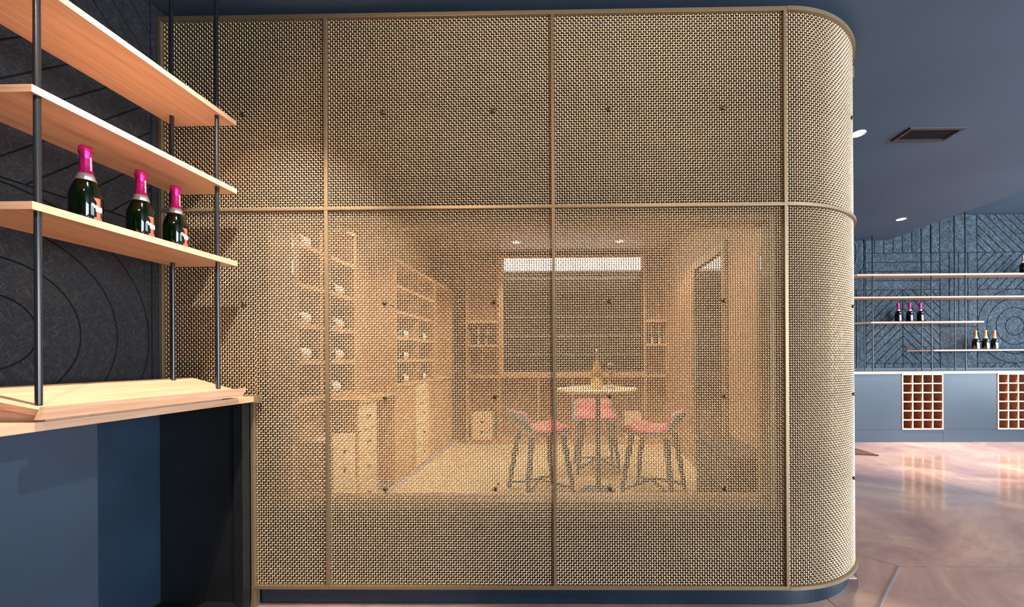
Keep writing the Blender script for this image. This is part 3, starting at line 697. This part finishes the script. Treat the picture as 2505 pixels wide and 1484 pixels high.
put('lower_back', MB().box(-0.895, 1.028, YBK-0.01, YBK, 0.06, 0.90), 'room_wall', bk)
fg = thing('wine_fridge', 'wide dark wine fridge with bright white light band on top', 'fridge', (0.08, 3.6, 0.937))
put('case', MB().box(-0.85, 1.020, YU+0.02, YBK-0.012, 0.937, 2.50), 'dark_screen', fg)
put('light_band', MB().box(-0.83, 1.00, YU-0.004, YU+0.019, 2.33, 2.495), 'led_white', fg)
put('frame', MB().box(-0.893, -0.853, YU-0.006, YU+0.03, 0.937, 2.52).box(1.0205, 1.027, YU-0.006, YU+0.03, 0.937, 2.52).box(-0.853, 1.0205, YU-0.006, YU+0.018, 0.937, 0.975).box(-0.853, 1.0205, YU-0.006, YU+0.018, 2.497, 2.52), 'room_oak_x', fg)
for z in (2.22, 1.95, 1.70, 1.45, 1.20): put('wire_shelf', MB().box(-0.83, 1.00, YU+0.0, YU+0.019, z, z+0.010), 'steel', fg)
crate(-1.28, -1.00, YU+0.0, YBK-0.02, 0.062, 0.42, 'pale crate with two dark holes under the left of the room end unit', 'y')
crate(0.78, 0.99, YU+0.02, YBK-0.02, 0.062, 0.42, 'pale crate behind the right stool under the room end unit', 'y')
for i, x in enumerate((-1.20, -1.08, 1.14, 1.24)):
    lab = ('wine bottle on the room end unit, outermost left of the wine fridge', 'wine bottle on the room end unit, next to the wine fridge left side', 'wine bottle on the room end unit, next to the wine fridge right side', 'wine bottle on the room end unit, outermost right of the wine fridge')[i]
    if i == 0: bw_ = make_bottle('wine_bottle', lab, (x, YU+0.07, 1.34), 'bottles on the room end unit', 'silver_foil', -PI/2, 'white', 0.26, 0.036)
    else: dup(bw_, (x, YU+0.07, 1.34), lab)

# right side of the room: glazed door and low panels
gd = thing('glass_door', 'dark glazed door in a brown frame on the right room wall', 'door', (1.36, 2.0, 0.004))
put('frame', MB().box(1.335, 1.40, 1.555, 1.63, 0.004, 2.148).box(1.335, 1.40, 2.37, 2.445, 0.004, 2.148).box(1.335, 1.40, 1.63, 2.37, 2.07, 2.148), 'brass_frame', gd)
put('pane', MB().box(1.362, 1.37, 1.632, 2.368, 0.34, 2.068), 'dark_screen', gd)
put('kick_panel', MB().box(1.355, 1.385, 1.632, 2.368, 0.006, 0.338), 'cream_panel', gd)
put('handle', MB().tube([(1.33, 2.30, 0.85), (1.33, 2.30, 1.35)], 0.012, 10), 'steel', gd)
lc = thing('low_cabinet', 'low black cabinet inside the room by the right end of the screen', 'cabinet', (1.2, 1.1, 0.004))
put('body', MB().box(1.08, 1.355, 0.78, 1.50, 0.004, 0.50), 'black_panel', lc, 0.003)
put('door', MB().box(1.066, 1.079, 0.80, 1.13, 0.02, 0.485), 'black_panel', lc, 0.002); put('door', MB().box(1.066, 1.079, 1.15, 1.48, 0.02, 0.485), 'black_panel', lc, 0.002)

# round bistro table, bottle and glass
tx, ty, tz = 0.262, 1.62, 0.895
tb = thing('bistro_table', 'round high table with pale top on a slim dark pole', 'table', (tx, ty, 0.004))
put('table_top', MB().lathe([(0.0, tz-0.028), (0.33, tz-0.028), (0.345, tz-0.022), (0.348, tz-0.010), (0.345, tz-0.003), (0.338, tz), (0.0, tz)], (tx, ty, 0), 40), 'crate_wood', tb)
put('pole', MB().tube([(tx, ty, 0.03), (tx, ty, tz-0.028)], 0.022, 16), 'shell_blue', tb)
put('base_plate', MB().lathe([(0.0, 0.004), (0.15, 0.004), (0.155, 0.008), (0.15, 0.014), (0.05, 0.022), (0.024, 0.034), (0.0, 0.034)], (tx, ty, 0), 32), 'shell_blue', tb)
gb = make_bottle('wine_bottle', 'gold foiled bottle standing on the round high table', (tx-0.005, ty-0.02, tz), None, 'gold_foil', -PI/2, 'white', 0.335, 0.050)
for c in gb.children:
    if c.name.startswith('glass_body'): c.data.materials[0] = MATS['gold_foil']
wg = thing('wine_glass', 'clear stemmed wine glass beside the gold bottle on the table', 'glass', (tx+0.115, ty-0.02, tz))
put('bowl', MB().lathe([(0.004, 0.105), (0.022, 0.115), (0.040, 0.145), (0.042, 0.175), (0.034, 0.222), (0.033, 0.222), (0.040, 0.175), (0.038, 0.146), (0.020, 0.118), (0.0, 0.110)], (tx+0.115, ty-0.02, tz), 24), 'wine_glass', wg)
put('stem', MB().lathe([(0.0, 0.0), (0.036, 0.001), (0.036, 0.003), (0.006, 0.008), (0.004, 0.02), (0.004, 0.105)], (tx+0.115, ty-0.02, tz), 20), 'wine_glass', wg)

# stools: bent shell, pink pad, four splayed legs and a crossing foot rest
def make_stool(label, loc, rz):
    t = thing('bar_stool', label, 'stool', loc, 'pink padded stools round the table')
    hs = 0.508
    prof = [(-0.21, hs+0.012), (-0.16, hs), (-0.05, hs-0.012), (0.06, hs-0.010), (0.13, hs+0.006), (0.175, hs+0.045), (0.205, hs+0.110), (0.228, hs+0.190)]   # x: front (-) to back (+)
    def sheet(pr, hw, th, taper=1.0, n=10):
        vs = []; fs = []; m_ = len(pr)
        for layer in (0, 1):
            for i, (x, z) in enumerate(pr):
                i0, i1 = max(i-1, 0), min(i+1, m_-1); dx_, dz_ = pr[i1][0]-pr[i0][0], pr[i1][1]-pr[i0][1]; L_ = math.hypot(dx_, dz_)
                nx_, nz_ = -dz_/L_, dx_/L_
                w = hw * (1 - 0.18*(abs(i/(m_-1) - 0.35)/0.65)**2) * (0.82 if i == 0 else 1.0)
                for j in range(n+1):
                    s = -1 + 2*j/n; up = 0.018*s*s
                    vs.append((x + nx_*(layer*th + up), w*s, z + nz_*(layer*th + up)))
        row = n+1; lay = m_*row
        for i in range(m_-1):
            for j in range(n):
                a = i*row+j; fs.append((a, a+1, a+row+1, a+row)); fs.append((lay+a+row, lay+a+row+1, lay+a+1, lay+a))
        for j in range(n): fs.append((j, lay+j, lay+j+1, j+1)); a = (m_-1)*row+j; fs.append((a+1, lay+a+1, lay+a, a))
        for i in range(m_-1): a = i*row; fs.append((a+row, lay+a+row, lay+a, a)); a = i*row+n; fs.append((a, lay+a, lay+a+row, a+row))
        return MB().add(vs, fs, True)
    def shift(mb): mb.v = [(a+loc[0], b_+loc[1], c+loc[2]) for a, b_, c in mb.v]; return mb
    put('shell', shift(sheet(prof, 0.215, 0.012)), 'shell_daylit', t)
    put('seat_pad', shift(sheet([(x, z+0.013) for x, z in prof[:6]], 0.19, 0.032)), 'pink_fabric', t)
    put('back_pad', shift(sheet([(x-0.014, z+0.006) for x, z in prof[5:]], 0.175, 0.018)), 'pink_fabric', t)
    for sx, sy in ((-1,-1), (-1,1), (1,-1), (1,1)):
        put('leg', shift(MB().tube([(0.13*sx, 0.13*sy, hs-0.012), (0.16*sx, 0.16*sy, 0.25), (0.19*sx, 0.19*sy, 0.0)], [0.024, 0.021, 0.016], 10)), 'shell_blue', t)
    for sx, sy in ((1, 1), (1, -1)):
        put('foot_rest', shift(MB().tube([(-0.185*sx, -0.185*sy, 0.045), (0, 0, 0.115 if sy > 0 else 0.095), (0.185*sx, 0.185*sy, 0.045)], 0.013, 8)), 'shell_blue', t)
    t.rotation_euler = (0, 0, rz); t.scale = (1.12, 1.12, 1.0)
    return t
st = make_stool('pink padded shell stool right of the table pole, its daylit blue back to the right', (0.74, 1.60, 0.004), -0.50)
dup(st, (-0.235, 1.64, 0.004), 'pink padded shell stool left of the table pole, its back to the left', None, PI + 0.50)
dup(st, (0.30, 2.35, 0.004), 'pink padded shell stool behind the table, facing the screen', None, PI/2 + 0.05)

# room ceiling lights
downlight(-0.62, 3.10, 2.60, 'round recessed downlight in the tasting room ceiling above the fridge left', 0.05)
downlight(0.66, 3.10, 2.60, 'round recessed downlight in the tasting room ceiling above the fridge right', 0.05)
